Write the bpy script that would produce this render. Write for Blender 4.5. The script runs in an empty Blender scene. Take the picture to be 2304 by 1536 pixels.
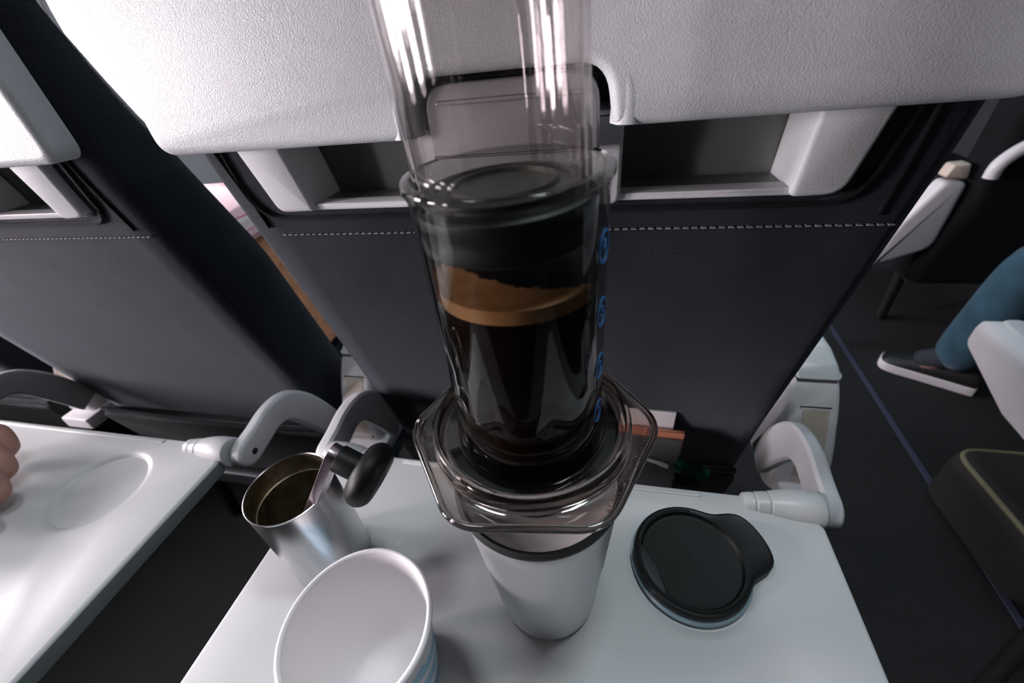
import bpy, bmesh, math, random
from mathutils import Vector, Matrix
random.seed(4)
PI = math.pi
SC = bpy.context.scene
COL = SC.collection
FLOOR = -0.66          # everything is measured from the tray top (z = 0); the floor is 0.66 m below

# ------------------------------------------------------------------ camera
YAW, PITCH, ROLL, FPX, CAMZ = math.radians(15.32), math.radians(-35.75), math.radians(-6.67), 925.56, 0.311
cam_d = bpy.data.cameras.new('camera'); cam = bpy.data.objects.new('camera', cam_d); COL.objects.link(cam)
cy, sy, cp, sp = math.cos(YAW), math.sin(YAW), math.cos(PITCH), math.sin(PITCH)
F = Vector((-sy*cp, cy*cp, sp)); R0 = Vector((cy, sy, 0)); U0 = R0.cross(F)
RV = R0*math.cos(ROLL)+U0*math.sin(ROLL); UV = -R0*math.sin(ROLL)+U0*math.cos(ROLL)
mw = Matrix((RV, UV, -F)).transposed().to_4x4(); mw.translation = Vector((0, 0, CAMZ))
cam.matrix_world = mw
cam_d.sensor_width = 36; cam_d.lens = FPX/2304*36; cam_d.clip_start = 0.005; cam_d.clip_end = 60
cam_d.dof.use_dof = True; cam_d.dof.focus_distance = 0.235; cam_d.dof.aperture_fstop = 9.0
SC.camera = cam

# ------------------------------------------------------------------ light of the place, plus added overhead fill
W = bpy.data.worlds.new('world'); SC.world = W; W.use_nodes = True
W.node_tree.nodes['Background'].inputs[0].default_value = (1.0, .93, .95, 1)
W.node_tree.nodes['Background'].inputs[1].default_value = 14.0     # bright haze outside the windows
SC.view_settings.view_transform = 'Standard'; SC.view_settings.look = 'None'
SC.view_settings.exposure = 0.42; SC.view_settings.gamma = 1.0; SC.view_settings.use_curve_mapping = False
SC.cycles.use_denoising = True
SC.cycles.max_bounces = 14; SC.cycles.transparent_max_bounces = 32; SC.cycles.transmission_bounces = 14
SC.cycles.diffuse_bounces = 5; SC.cycles.glossy_bounces = 8
SC.cycles.sample_clamp_indirect = 6.0; SC.cycles.caustics_refractive = False; SC.cycles.caustics_reflective = False

def area(name, loc, target, sx, sy_, power, col):
    L = bpy.data.lights.new(name, 'AREA'); L.shape = 'RECTANGLE'; L.size = sx; L.size_y = sy_; L.energy = power; L.color = col
    o = bpy.data.objects.new(name, L); COL.objects.link(o); o.location = loc
    o.rotation_euler = (Vector(target)-Vector(loc)).to_track_quat('-Z', 'Y').to_euler(); return o
WINDOW_Y = [-0.97, -0.42, 0.13, 0.68, 1.23, 1.78]
WIN_Z, WIN_W, WIN_H, WALL_X = 0.36, 0.27, 0.44, -1.42
WINDOW_W = [17.0, 24.0, 9.0, 17.0, 17.0, 17.0]     # power tuned per window to favour the neighbouring seat fabric over its shell
for wy, wp in zip(WINDOW_Y, WINDOW_W):      # daylight arriving through each window opening
    area('window_daylight', (WALL_X-0.16, wy, WIN_Z+.04), (0, wy, WIN_Z-.1), WIN_W*1.1, WIN_H*1.1, wp, (1.0, .875, .93))
area('ceiling_lamp_aisle', (0.47, 1.9, 1.40), (0.42, 1.9, 0), .14, 3.4, 13.0, (.62, .86, 1.0))
area('added_fill_aisle', (0.16, 0.205, 0.98), (0.14, 0.13, 0), .16, .09, 2.9, (.84, .95, 1.0))  # added overhead fill, brightens the tray tops but not the seat backs
area('added_fill_middle', (-0.30, 0.205, 0.98), (-0.28, 0.13, 0), .16, .09, 1.5, (.90, .95, 1.0))  # second added fill, weaker, between the two trays

# ------------------------------------------------------------------ materials
def nt(name):
    m = bpy.data.materials.new(name); m.use_nodes = True
    n = m.node_tree; return m, n, n.nodes['Principled BSDF']
def setp(b, **k):
    names = dict(col='Base Color', rough='Roughness', metal='Metallic', ior='IOR', trans='Transmission Weight', spec='Specular IOR Level',
                 coat='Coat Weight', sheen='Sheen Weight', sss='Subsurface Weight', emis='Emission Color', estr='Emission Strength', alpha='Alpha')
    for a, v in k.items():
        b.inputs[names[a]].default_value = (*v, 1) if isinstance(v, tuple) else v
def texco(n, scale=(1, 1, 1)):
    t = n.nodes.new('ShaderNodeTexCoord'); mp = n.nodes.new('ShaderNodeMapping'); mp.inputs['Scale'].default_value = scale
    n.links.new(t.outputs['Object'], mp.inputs[0]); return mp.outputs[0]
def noise(n, co, scale, detail=3, rough=.5):
    t = n.nodes.new('ShaderNodeTexNoise'); t.inputs['Scale'].default_value = scale; t.inputs['Detail'].default_value = detail
    t.inputs['Roughness'].default_value = rough; n.links.new(co, t.inputs['Vector']); return t.outputs['Fac']
def bump(n, b, h, strength, dist):
    q = n.nodes.new('ShaderNodeBump'); q.inputs['Strength'].default_value = strength; q.inputs['Distance'].default_value = dist
    n.links.new(h, q.inputs['Height']); n.links.new(q.outputs[0], b.inputs['Normal']); return q
def ramp(n, f, stops):
    r = n.nodes.new('ShaderNodeValToRGB'); e = r.color_ramp.elements
    while len(e) < len(stops): e.new(.5)
    for i, (p, c) in enumerate(stops): e[i].position = p; e[i].color = (*c, 1)
    n.links.new(f, r.inputs[0]); return r.outputs[0]
def math_(n, op, a, b=None):
    q = n.nodes.new('ShaderNodeMath'); q.operation = op
    for i, v in enumerate((a, b)):
        if v is None: continue
        if isinstance(v, (int, float)): q.inputs[i].default_value = v
        else: n.links.new(v, q.inputs[i])
    return q.outputs[0]
def plain(name, col, rough=.5, var=.06, nscale=40, bstr=0, bscale=300, bdist=.001, **k):
    m, n, b = nt(name); setp(b, rough=rough, **k); co = texco(n)
    f = noise(n, co, nscale)
    lo = tuple(c*(1-var) for c in col); hi = tuple(min(1, c*(1+var)) for c in col)
    n.links.new(ramp(n, f, [(.3, lo), (.7, hi)]), b.inputs['Base Color'])
    if bstr: bump(n, b, noise(n, co, bscale, 2), bstr, bdist)
    return m
M = {}
M['shell'] = plain('moulded grey plastic', (.535, .565, .58), .40, .02, 20, .45, 1150, .00045)
M['frame'] = plain('grey plastic frame', (.58, .595, .61), .45, .02, 20, .35, 800, .0004)
M['tray_edge_shade'] = plain('shade-darkened grey tray edge', (.13, .15, .15), .5, .03, 30)  # grey edge plastic with the shade of the unlit tray sides in its colour
M['tray'] = plain('tray plastic', (.525, .535, .54), .38, .025, 9, .12, 900, .0003)
M['arm'] = plain('tray arm plastic', (.56, .57, .585), .36, .02, 30)
M['white_arm'] = plain('armrest housing plastic', (.66, .65, .67), .38, .02, 30)
M['cream'] = plain('cream armrest insert', (.58, .50, .42), .4, .05, 60)
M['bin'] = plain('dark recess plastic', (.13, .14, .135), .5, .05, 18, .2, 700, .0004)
M['latch'] = plain('latch plastic', (.30, .30, .31), .35, .03, 50)
M['black'] = plain('black plastic', (.005, .006, .0062), .46, .1, 60, .1, 900, .0003, spec=.22)
M['black_matte'] = plain('black rubber', (.006, .007, .007), .55, .1, 80, .2, 900, .0003)
M['dark_void'] = plain('black net pocket', (.006, .007, .008), .85, .2, 200)
M['steelin'] = None

def fabric(name, base, rib=True):
    m, n, b = nt(name); setp(b, rough=.85, spec=.2, sheen=.24); b.inputs['Sheen Roughness'].default_value = .35; b.inputs['Sheen Tint'].default_value = (.80, .88, 1.0, 1) if base[0] > .01 else (.3, .33, .38, 1); co = texco(n)
    big = noise(n, co, 14, 4); fine = noise(n, co, 900, 2)
    wv = n.nodes.new('ShaderNodeTexWave'); wv.bands_direction = 'Z'; wv.inputs['Scale'].default_value = 330; wv.inputs['Distortion'].default_value = 2.2
    wv.inputs['Detail'].default_value = 2; wv.inputs['Detail Scale'].default_value = 2; n.links.new(co, wv.inputs['Vector'])
    vo = n.nodes.new('ShaderNodeTexVoronoi'); vo.inputs['Scale'].default_value = 230; vo.inputs['Randomness'].default_value = .35; n.links.new(co, vo.inputs['Vector'])
    dots = ramp(n, vo.outputs['Distance'], [(.12, (0, 0, 0)), (.32, (1, 1, 1))])
    mix = math_(n, 'ADD', math_(n, 'MULTIPLY', big, .55), math_(n, 'MULTIPLY', wv.outputs['Fac'], .12))
    mix = math_(n, 'ADD', mix, math_(n, 'MULTIPLY', fine, .23))
    c = ramp(n, mix, [(.25, tuple(v*.45 for v in base)), (.75, tuple(v*1.7 for v in base))])
    mx = n.nodes.new('ShaderNodeMixRGB'); mx.blend_type = 'MULTIPLY'; mx.inputs[0].default_value = .45
    n.links.new(c, mx.inputs[1]); n.links.new(dots, mx.inputs[2]); n.links.new(mx.outputs[0], b.inputs['Base Color'])
    h = math_(n, 'ADD', math_(n, 'MULTIPLY', wv.outputs['Fac'], .6), math_(n, 'MULTIPLY', dots, .5))
    h = math_(n, 'ADD', h, math_(n, 'MULTIPLY', big, 2.0))
    bump(n, b, h, .45, .0006)
    return m
M['fabric'] = fabric('charcoal knit seat fabric', (.0130, .0165, .0215))
M['fabric_dark'] = fabric('black seat fabric', (.0045, .0055, .0068))
M['thread'] = plain('light stitching thread', (.20, .21, .22), .7, .2, 300)
M['carpet'] = plain('dark aisle carpet', (.0055, .0075, .0085), .95, .5, 260, .8, 500, .002)
M['stripe'] = plain('blue floor strip', (.035, .04, .075), .6, .2, 120)
M['wall'] = plain('cabin wall panel', (.74, .72, .73), .5, .02, 5)
M['wall_grey'] = plain('grey cabin lining', (.16, .17, .18), .7, .04, 5)
M['seatlegs'] = plain('dark metal seat frame', (.03, .032, .035), .4, .1, 30, metal=.6)
M['jeans'] = fabric('blue denim', (.032, .080, .115))
M['shirt'] = plain('pink and white shirt cloth', (.62, .38, .42), .8, .3, 28)
M['shirt_dark'] = plain('dark jumper cloth', (.02, .025, .035), .9, .2, 90)
M['skin'] = plain('skin', (.36, .20, .165), .45, .12, 70, .25, 420, .0006, sss=.08)
M['hair'] = plain('dark hair', (.02, .014, .01), .5, .4, 220)
M['shoe'] = plain('black shoe leather', (.008, .009, .010), .5, .2, 90)
M['sole'] = plain('white rubber sole', (.62, .60, .62), .5, .04, 60)
M['khaki'] = plain('olive piping', (.13, .125, .075), .7, .1, 90)
M['bag'] = plain('black bag cloth', (.005, .005, .0048), .8, .3, 120)
M['eye'] = plain('eye', (.05, .03, .02), .2, .1, 90)
M['paper'] = plain('white paper', (.80, .78, .79), .55, .015, 30)
M['paper_in'] = plain('white coated cup paper', (.88, .855, .865), .4, .01, 12)
M['orange'] = plain('orange booklet edge', (.62, .25, .15), .5, .1, 60)
M['blanket'] = plain('tan blanket', (.50, .25, .13), .9, .25, 40)
m, n, b = nt('striped scarf cloth'); setp(b, rough=.85); M['scarf'] = m
wv = n.nodes.new('ShaderNodeTexWave'); wv.bands_direction = 'Z'; wv.inputs['Scale'].default_value = 9; wv.inputs['Distortion'].default_value = 2; n.links.new(texco(n), wv.inputs['Vector'])
n.links.new(ramp(n, wv.outputs['Fac'], [(0, (.75, .62, .66)), (.45, (.85, .82, .84)), (.6, (.60, .06, .10)), (.75, (.80, .55, .60))]), b.inputs['Base Color'])
M['green'] = plain('green wrapper', (.01, .11, .05), .35, .2, 90)
M['greycard'] = plain('grey card', (.10, .105, .11), .5, .1, 60)
M['ceramic'] = plain('white ceramic lining', (.88, .86, .87), .25, .01, 20)
M['gasket'] = plain('blue grey silicone gasket', (.20, .29, .33), .35, .04, 60)
M['blue'] = plain('blue print ink', (.03, .19, .52), .45, .05, 90)

def steel(name, col, rough, aniso_scale=(1, 1, 1), rust=False):
    m, n, b = nt(name); setp(b, metal=1.0, rough=rough)
    co = texco(n, aniso_scale); f = noise(n, co, 260, 3)
    n.links.new(ramp(n, f, [(.3, tuple(v*.86 for v in col)), (.7, col)]), b.inputs['Base Color'])
    bump(n, b, f, .12, .0003)
    if rust:
        co2 = texco(n); g = noise(n, co2, 26, 4, .7)
        c = ramp(n, g, [(.35, tuple(v*.9 for v in col)), (.62, (.17, .13, .075))])
        n.links.new(c, b.inputs['Base Color'])
    return m
M['steel'] = steel('brushed steel', (.56, .57, .57), .27, (1, 1, .06))
M['steel_in'] = steel('coffee stained steel', (.46, .41, .32), .42, (1, 1, .2), True)
M['steel_satin'] = plain('satin sprayed steel', (.55, .57, .58), .42, .015, 12, .05, 900, .0003, metal=.85)
M['steel_bar'] = steel('polished steel bar', (.62, .52, .57), .28, (1, 1, 1))

def thin_clear(name, tint, f0=1.5, rough=.02, gloss=.85, edge=2.5):
    m, n, b = nt(name); n.nodes.remove(b); out = n.nodes['Material Output']
    lw = n.nodes.new('ShaderNodeLayerWeight'); lw.inputs[0].default_value = .5
    F0 = ((f0-1)/(f0+1))**2
    frv = math_(n, 'ADD', math_(n, 'MULTIPLY', math_(n, 'POWER', lw.outputs['Facing'], 4.2), 1-F0), F0)
    tr = n.nodes.new('ShaderNodeBsdfTransparent')      # tint deepens where the wall is seen edge-on (longer way through it)
    n.links.new(ramp(n, lw.outputs['Facing'], [(.45, tint), (.98, tuple(v**edge for v in tint))]), tr.inputs[0])
    gl = n.nodes.new('ShaderNodeBsdfGlossy'); gl.inputs['Roughness'].default_value = rough; gl.inputs[0].default_value = (gloss,)*3+(1,)
    mx = n.nodes.new('ShaderNodeMixShader'); n.links.new(frv, mx.inputs[0]); n.links.new(tr.outputs[0], mx.inputs[1]); n.links.new(gl.outputs[0], mx.inputs[2])
    n.links.new(mx.outputs[0], out.inputs[0])
    co = texco(n); f = noise(n, co, 60, 2); q = n.nodes.new('ShaderNodeBump'); q.inputs['Strength'].default_value = .05; q.inputs['Distance'].default_value = .001
    n.links.new(f, q.inputs['Height']); n.links.new(q.outputs[0], gl.inputs['Normal'])
    return m
M['plunger'] = thin_clear('clear plunger plastic', (.90, .885, .885))
M['smoke'] = thin_clear('smoky clear plastic', (.74, .75, .745), 1.30, edge=5)
M['flange'] = thin_clear('smoky moulded flange plastic', (.76, .715, .695), 1.75, .04)
m, n, b = nt('thick smoky edge plastic'); setp(b, rough=.03, trans=1.0, ior=1.46); M['edge'] = m
f = noise(n, texco(n), 30, 2); n.links.new(ramp(n, f, [(.3, (.66, .655, .645)), (.7, (.74, .735, .725))]), b.inputs['Base Color'])
M['smoke_wet'] = thin_clear('smoky clear plastic, wetted side', (.80, .81, .80), 1.06)

m, n, b = nt('black coffee'); setp(b, rough=.3, spec=.02); M['coffee'] = m
n.links.new(ramp(n, noise(n, texco(n), 25, 2), [(.3, (.006, .002, .0015)), (.7, (.014, .004, .002))]), b.inputs['Base Color'])
# crema: tan foam with a bare, dark, ragged patch on the far side
m, n, b = nt('tan coffee foam'); setp(b, rough=.6, sss=.05); M['foam'] = m
n.links.new(ramp(n, noise(n, texco(n), 90, 4), [(.3, (.42, .17, .05)), (.7, (.58, .28, .11))]), b.inputs['Base Color'])
bump(n, b, noise(n, texco(n), 500, 3), .3, .0004)

m, n, b = nt('crema surface'); setp(b, rough=.45); M['crema'] = m
co = texco(n); sx = n.nodes.new('ShaderNodeSeparateXYZ'); n.links.new(co, sx.inputs[0])
uu = math_(n, 'SUBTRACT', sx.outputs[0], .012)
d = math_(n, 'SUBTRACT', math_(n, 'ADD', sx.outputs[1], .016), math_(n, 'MULTIPLY', math_(n, 'MULTIPLY', uu, uu), 14))
d = math_(n, 'ADD', d, math_(n, 'MULTIPLY', math_(n, 'SUBTRACT', noise(n, co, 150, 5, .65), .5), .010))
d = math_(n, 'ADD', math_(n, 'MULTIPLY', d, 40), .3)
tan = ramp(n, noise(n, co, 110, 4), [(.3, (.42, .17, .05)), (.7, (.58, .28, .11))])
msk = ramp(n, d, [(.28, (0, 0, 0)), (.34, (1, 1, 1))])
mx = n.nodes.new('ShaderNodeMixRGB'); n.links.new(msk, mx.inputs[0]); n.links.new(tan, mx.inputs[1]); mx.inputs[2].default_value = (.008, .004, .003, 1)
n.links.new(mx.outputs[0], b.inputs['Base Color'])

m, n, b = nt('olive rubber seal top'); setp(b, rough=.5); M['seal'] = m
n.links.new(ramp(n, noise(n, texco(n), 60, 4), [(.3, (.010, .012, .010)), (.7, (.05, .055, .038))]), b.inputs['Base Color'])
M['disc'] = plain('grey seal plate', (.055, .057, .045), .35, .4, 90)

# printed paper cup side: white band, then pale blue with white feather shapes
m, n, b = nt('blue printed cup paper'); setp(b, rough=.5); M['cupprint'] = m
co = texco(n); sx = n.nodes.new('ShaderNodeSeparateXYZ'); n.links.new(co, sx.inputs[0])
wv = n.nodes.new('ShaderNodeTexWave'); wv.wave_type = 'BANDS'; wv.bands_direction = 'DIAGONAL'; wv.inputs['Scale'].default_value = 22; wv.inputs['Distortion'].default_value = 7
wv.inputs['Detail'].default_value = 1; wv.inputs['Detail Scale'].default_value = 1.0; n.links.new(co, wv.inputs['Vector'])
pat = ramp(n, wv.outputs['Fac'], [(.0, (.30, .55, .70)), (.66, (.30, .58, .74)), (.74, (.74, .76, .80)), (1, (.78, .78, .82))])
zm = ramp(n, math_(n, 'MULTIPLY', sx.outputs[2], 10), [(.62, (0, 0, 0)), (.64, (1, 1, 1))])
mx = n.nodes.new('ShaderNodeMixRGB'); n.links.new(zm, mx.inputs[0]); n.links.new(pat, mx.inputs[1]); mx.inputs[2].default_value = (.80, .78, .80, 1)
n.links.new(mx.outputs[0], b.inputs['Base Color'])

# ------------------------------------------------------------------ helpers
def link(name, bm, mat, parent=None, smooth=40, mats=None, recalc=True):
    if recalc: bmesh.ops.recalc_face_normals(bm, faces=bm.faces)
    me = bpy.data.meshes.new(name); bm.to_mesh(me); bm.free()
    for mm in (mats or [mat]): me.materials.append(mm)
    if smooth:
        me.polygons.foreach_set('use_smooth', [True]*len(me.polygons))
        me.set_sharp_from_angle(angle=math.radians(smooth))
    o = bpy.data.objects.new(name, me); COL.objects.link(o)
    if parent: o.parent = parent
    return o
def empty(name, loc, rot=(0, 0, 0)):
    o = bpy.data.objects.new(name, None); COL.objects.link(o); o.location = loc; o.rotation_euler = rot; o.empty_display_size = .02; return o
def tag(o, label=None, cat=None, group=None, kind=None):
    for k, v in (('label', label), ('category', cat), ('group', group), ('kind', kind)):
        if v: o[k] = v
    return o
def copy_tree(o, parent=None):
    c = o.copy(); COL.objects.link(c)
    if parent: c.parent = parent
    for ch in list(o.children): copy_tree(ch, c)
    return c
def rpoly(pts, r, n=6):
    """rounded polygon; r a number or one radius per corner"""
    out = []; N = len(pts)
    for i in range(N):
        p = Vector(pts[i]); a = Vector(pts[i-1])-p; b_ = Vector(pts[(i+1) % N])-p
        rr = r[i] if isinstance(r, (list, tuple)) else r
        if rr <= 0: out.append(p); continue
        ang = a.angle(b_); t = min(rr/math.tan(ang/2), a.length*.48, b_.length*.48)
        p0 = p+a.normalized()*t; p1 = p+b_.normalized()*t
        for k in range(n+1):
            s = k/n; out.append((1-s)**2*p0+2*s*(1-s)*p+s*s*p1)
    return out
def offset(pts, d):
    N = len(pts); A = sum(pts[i].x*pts[(i+1) % N].y-pts[(i+1) % N].x*pts[i].y for i in range(N)); sg = 1 if A > 0 else -1; out = []
    for i in range(N):
        e0 = pts[i]-pts[i-1]; e1 = pts[(i+1) % N]-pts[i]
        if e0.length < 1e-9: e0 = e1
        if e1.length < 1e-9: e1 = e0
        n0 = Vector((-e0.y, e0.x)).normalized()*sg; n1 = Vector((-e1.y, e1.x)).normalized()*sg
        nn = n0+n1; L = nn.length
        nn = nn/L if L > 1e-6 else n0
        out.append(pts[i]+nn*d/max(.5, nn.dot(n0)))
    return out
def slab(bm, outline, w0, w1, f, bev=.002, n=3, bot=True, holes=(), tri=False):
    """solid between w0 and w1 with the far edge (w1) rounded; f maps (u, v, w) to a point.
    holes: list of (outline, depth, bevel) dished into the w1 face"""
    sgn = 1 if w1 > w0 else -1; rings = []
    lay = [(0, w0)]
    if bev and bot: lay = [(bev*.6, w0), (0, w0+sgn*bev*.6)]
    for k in range(n+1):
        a = k/n*PI/2
        lay.append((bev*(1-math.cos(a)), w1-sgn*bev*(1-math.sin(a))))
    for ins, w in lay:
        rings.append([bm.verts.new(f(p.x, p.y, w)) for p in offset(outline, ins)])
    N = len(outline)
    for a, b_ in zip(rings, rings[1:]):
        for i in range(N): bm.faces.new((a[i], a[(i+1) % N], b_[(i+1) % N], b_[i]))
    bm.faces.new(rings[0])
    if not holes and tri:
        bmesh.ops.triangle_fill(bm, edges=[bm.edges.get((rings[-1][i], rings[-1][(i+1) % N])) for i in range(N)], use_beauty=True, use_dissolve=False)
    elif not holes:
        bm.faces.new(rings[-1])
    else:
        edges = [bm.edges.get((rings[-1][i], rings[-1][(i+1) % N])) for i in range(N)]
        for ho, depth, hb in holes:
            hr = []
            for ins, w in ((0, w1), (hb*.3, w1-sgn*hb*.1), (hb*.6, w1-sgn*depth*.5), (hb*.85, w1-sgn*depth*.92), (hb*1.3, w1-sgn*depth)):
                hr.append([bm.verts.new(f(p.x, p.y, w)) for p in offset(ho, ins)])
            K = len(ho)
            for a, b_ in zip(hr, hr[1:]):
                for i in range(K): bm.faces.new((a[i], a[(i+1) % K], b_[(i+1) % K], b_[i]))
            bm.faces.new(hr[-1])
            edges += [bm.edges.get((hr[0][i], hr[0][(i+1) % K])) for i in range(K)]
        bmesh.ops.triangle_fill(bm, edges=edges, use_beauty=True, use_dissolve=False)
def box(bm, x0, x1, y0, y1, z0, z1, bev=.002):
    ol = rpoly([(x0, y0), (x1, y0), (x1, y1), (x0, y1)], min(bev*1.5, abs(x1-x0)*.4, abs(y1-y0)*.4), 3)
    slab(bm, ol, z0, z1, lambda u, v, w: (u, v, w), bev=min(bev, abs(z1-z0)*.4), n=2)
def lathe(bm, prof, seg=64, f=lambda p: p, closed=False, mat=0):
    rings = []
    for r, z in prof:
        if r < 1e-6: rings.append([bm.verts.new(f(Vector((0, 0, z))))])
        else: rings.append([bm.verts.new(f(Vector((r*math.cos(2*PI*k/seg), r*math.sin(2*PI*k/seg), z)))) for k in range(seg)])
    prs = list(zip(rings, rings[1:]))
    if closed: prs.append((rings[-1], rings[0]))
    for a, b_ in prs:
        if len(a) == 1 and len(b_) == 1: continue
        for i in range(seg):
            j = (i+1) % seg
            if len(a) == 1: fc = bm.faces.new((a[0], b_[j], b_[i]))
            elif len(b_) == 1: fc = bm.faces.new((a[i], a[j], b_[0]))
            else: fc = bm.faces.new((a[i], a[j], b_[j], b_[i]))
            fc.material_index = mat
def spline(pts, n=8):
    P = [Vector(p) for p in pts]; out = []
    for i in range(len(P)-1):
        p0 = P[max(i-1, 0)]; p1 = P[i]; p2 = P[i+1]; p3 = P[min(i+2, len(P)-1)]
        for k in range(n):
            t = k/n; out.append(.5*((2*p1)+(-p0+p2)*t+(2*p0-5*p1+4*p2-p3)*t*t+(-p0+3*p1-3*p2+p3)*t**3))
    out.append(P[-1]); return out
def tube(bm, pts, r, seg=10, cap=True):
    P = [Vector(p) for p in pts]; rings = []; up = Vector((.13, .27, 1)).normalized()
    for i, p in enumerate(P):
        t = (P[min(i+1, len(P)-1)]-P[max(i-1, 0)]).normalized(); s = t.cross(up)
        s = s.normalized() if s.length > 1e-4 else Vector((1, 0, 0)); q = s.cross(t)
        rr = r[i] if isinstance(r, (list, tuple)) else r
        rings.append([bm.verts.new(p+(s*math.cos(2*PI*k/seg)+q*math.sin(2*PI*k/seg))*rr) for k in range(seg)])
    for a, b_ in zip(rings, rings[1:]):
        for i in range(seg): bm.faces.new((a[i], a[(i+1) % seg], b_[(i+1) % seg], b_[i]))
    if cap: bm.faces.new(rings[0]); bm.faces.new(rings[-1])
def skin(name, V, E_, mat, parent, levels=2, post=None):
    """one continuous body: V = [(x,y,z,radius)], E_ = edges, grown with Skin + Subdivision"""
    me = bpy.data.meshes.new(name+'_skeleton'); me.from_pydata([v[:3] for v in V], E_, []); ob = bpy.data.objects.new(name, me); COL.objects.link(ob)
    md = ob.modifiers.new('s', 'SKIN'); md.use_smooth_shade = True
    sl = me.skin_vertices[0].data
    for i, v in enumerate(V): sl[i].radius = (v[3], v[4] if len(v) > 4 else v[3])
    sl[0].use_root = True
    sd = ob.modifiers.new('d', 'SUBSURF'); sd.levels = levels; sd.render_levels = levels
    dg = bpy.context.evaluated_depsgraph_get(); nm = bpy.data.meshes.new_from_object(ob.evaluated_get(dg))
    ob.modifiers.clear(); ob.data = nm; nm.name = name; bpy.data.meshes.remove(me)
    nm.materials.clear(); nm.materials.append(mat); nm.polygons.foreach_set('use_smooth', [True]*len(nm.polygons))
    if parent: ob.parent = parent
    return ob
_txt = {}
def text_bm(s, size, depth=.0002):
    c = bpy.data.curves.new('t', 'FONT'); c.body = s; c.size = size; c.extrude = depth; c.align_x = 'CENTER'; c.align_y = 'CENTER'; c.resolution_u = 3
    o = bpy.data.objects.new('t', c); COL.objects.link(o)
    dg = bpy.context.evaluated_depsgraph_get(); me = bpy.data.meshes.new_from_object(o.evaluated_get(dg)); bm = bmesh.new(); bm.from_mesh(me)
    bpy.data.objects.remove(o); bpy.data.curves.remove(c); bpy.data.meshes.remove(me); return bm
def circle(cx, cy_, r, n=48): return [Vector((cx+r*math.cos(2*PI*k/n), cy_+r*math.sin(2*PI*k/n))) for k in range(n)]
XYZ = lambda u, v, w: (u, v, w)

# ------------------------------------------------------------------ the cabin
def struct(name, bm, mat, smooth=30): return tag(link(name, bm, mat, smooth=smooth), kind='structure')
bm = bmesh.new(); box(bm, -1.5, 2.6, -2.2, 5.0, FLOOR-.05, FLOOR, .001); struct('floor', bm, M['carpet'])
bm = bmesh.new(); slab(bm, [Vector(p) for p in ((.737, -.6), (.752, -.6), (.925, 3.4), (.910, 3.4))], FLOOR, FLOOR+.002, XYZ, .0005, 1)
struct('trim_1', bm, M['stripe'])
bm = bmesh.new(); box(bm, -1.5, 2.6, -2.2, 5.0, 1.44, 1.5, .001); struct('ceiling', bm, M['wall_grey'])
bm = bmesh.new(); box(bm, 2.5, 2.6, -2.2, 5.0, FLOOR, 1.5, .001); struct('wall_right', bm, M['wall_grey'])
bm = bmesh.new(); box(bm, -1.5, 2.6, 4.9, 5.0, FLOOR, 1.5, .001); struct('wall_front', bm, M['bag'])
bm = bmesh.new(); box(bm, -1.5, 2.6, -2.2, -2.1, FLOOR, 1.5, .001); struct('wall_back', bm, M['fabric_dark'])
def win_outline(wy, g=0): return rpoly([(wy-WIN_W/2-g, WIN_Z-WIN_H/2-g), (wy+WIN_W/2+g, WIN_Z-WIN_H/2-g), (wy+WIN_W/2+g, WIN_Z+WIN_H/2+g), (wy-WIN_W/2-g, WIN_Z+WIN_H/2+g)], .09+g, 6)
bm = bmesh.new()
for xx, sg in ((WALL_X, 1), (WALL_X-.06, -1)):
    rim = [bm.verts.new((xx, y, z)) for y, z in ((-2.2, FLOOR), (5.0, FLOOR), (5.0, 1.5), (-2.2, 1.5))]
    ed = [bm.edges.new((rim[i], rim[(i+1) % 4])) for i in range(4)]
    for wy in WINDOW_Y:
        ol = win_outline(wy); vs = [bm.verts.new((xx, p.x, p.y)) for p in ol]
        ed += [bm.edges.new((vs[i], vs[(i+1) % len(vs)])) for i in range(len(vs))]
    bmesh.ops.triangle_fill(bm, edges=ed, use_beauty=True)
struct('wall_left', bm, M['wall'], smooth=0)
for k, wy in enumerate(WINDOW_Y):
    bm = bmesh.new(); prev = None; first = None
    ol0 = win_outline(wy, .012); ol1 = win_outline(wy, 0); ol2 = win_outline(wy, -.02)
    rings = [[bm.verts.new((x, p.x, p.y)) for p in o_] for o_, x in ((ol0, WALL_X), (ol0, WALL_X+.006), (ol1, WALL_X+.006), (ol2, WALL_X-.055), (ol0, WALL_X-.06))]
    for a, b_ in zip(rings, rings[1:]):
        for i in range(len(a)): bm.faces.new((a[i], a[(i+1) % len(a)], b_[(i+1) % len(a)], b_[i]))
    struct('window_%d' % (k+1), bm, M['wall'])

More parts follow.
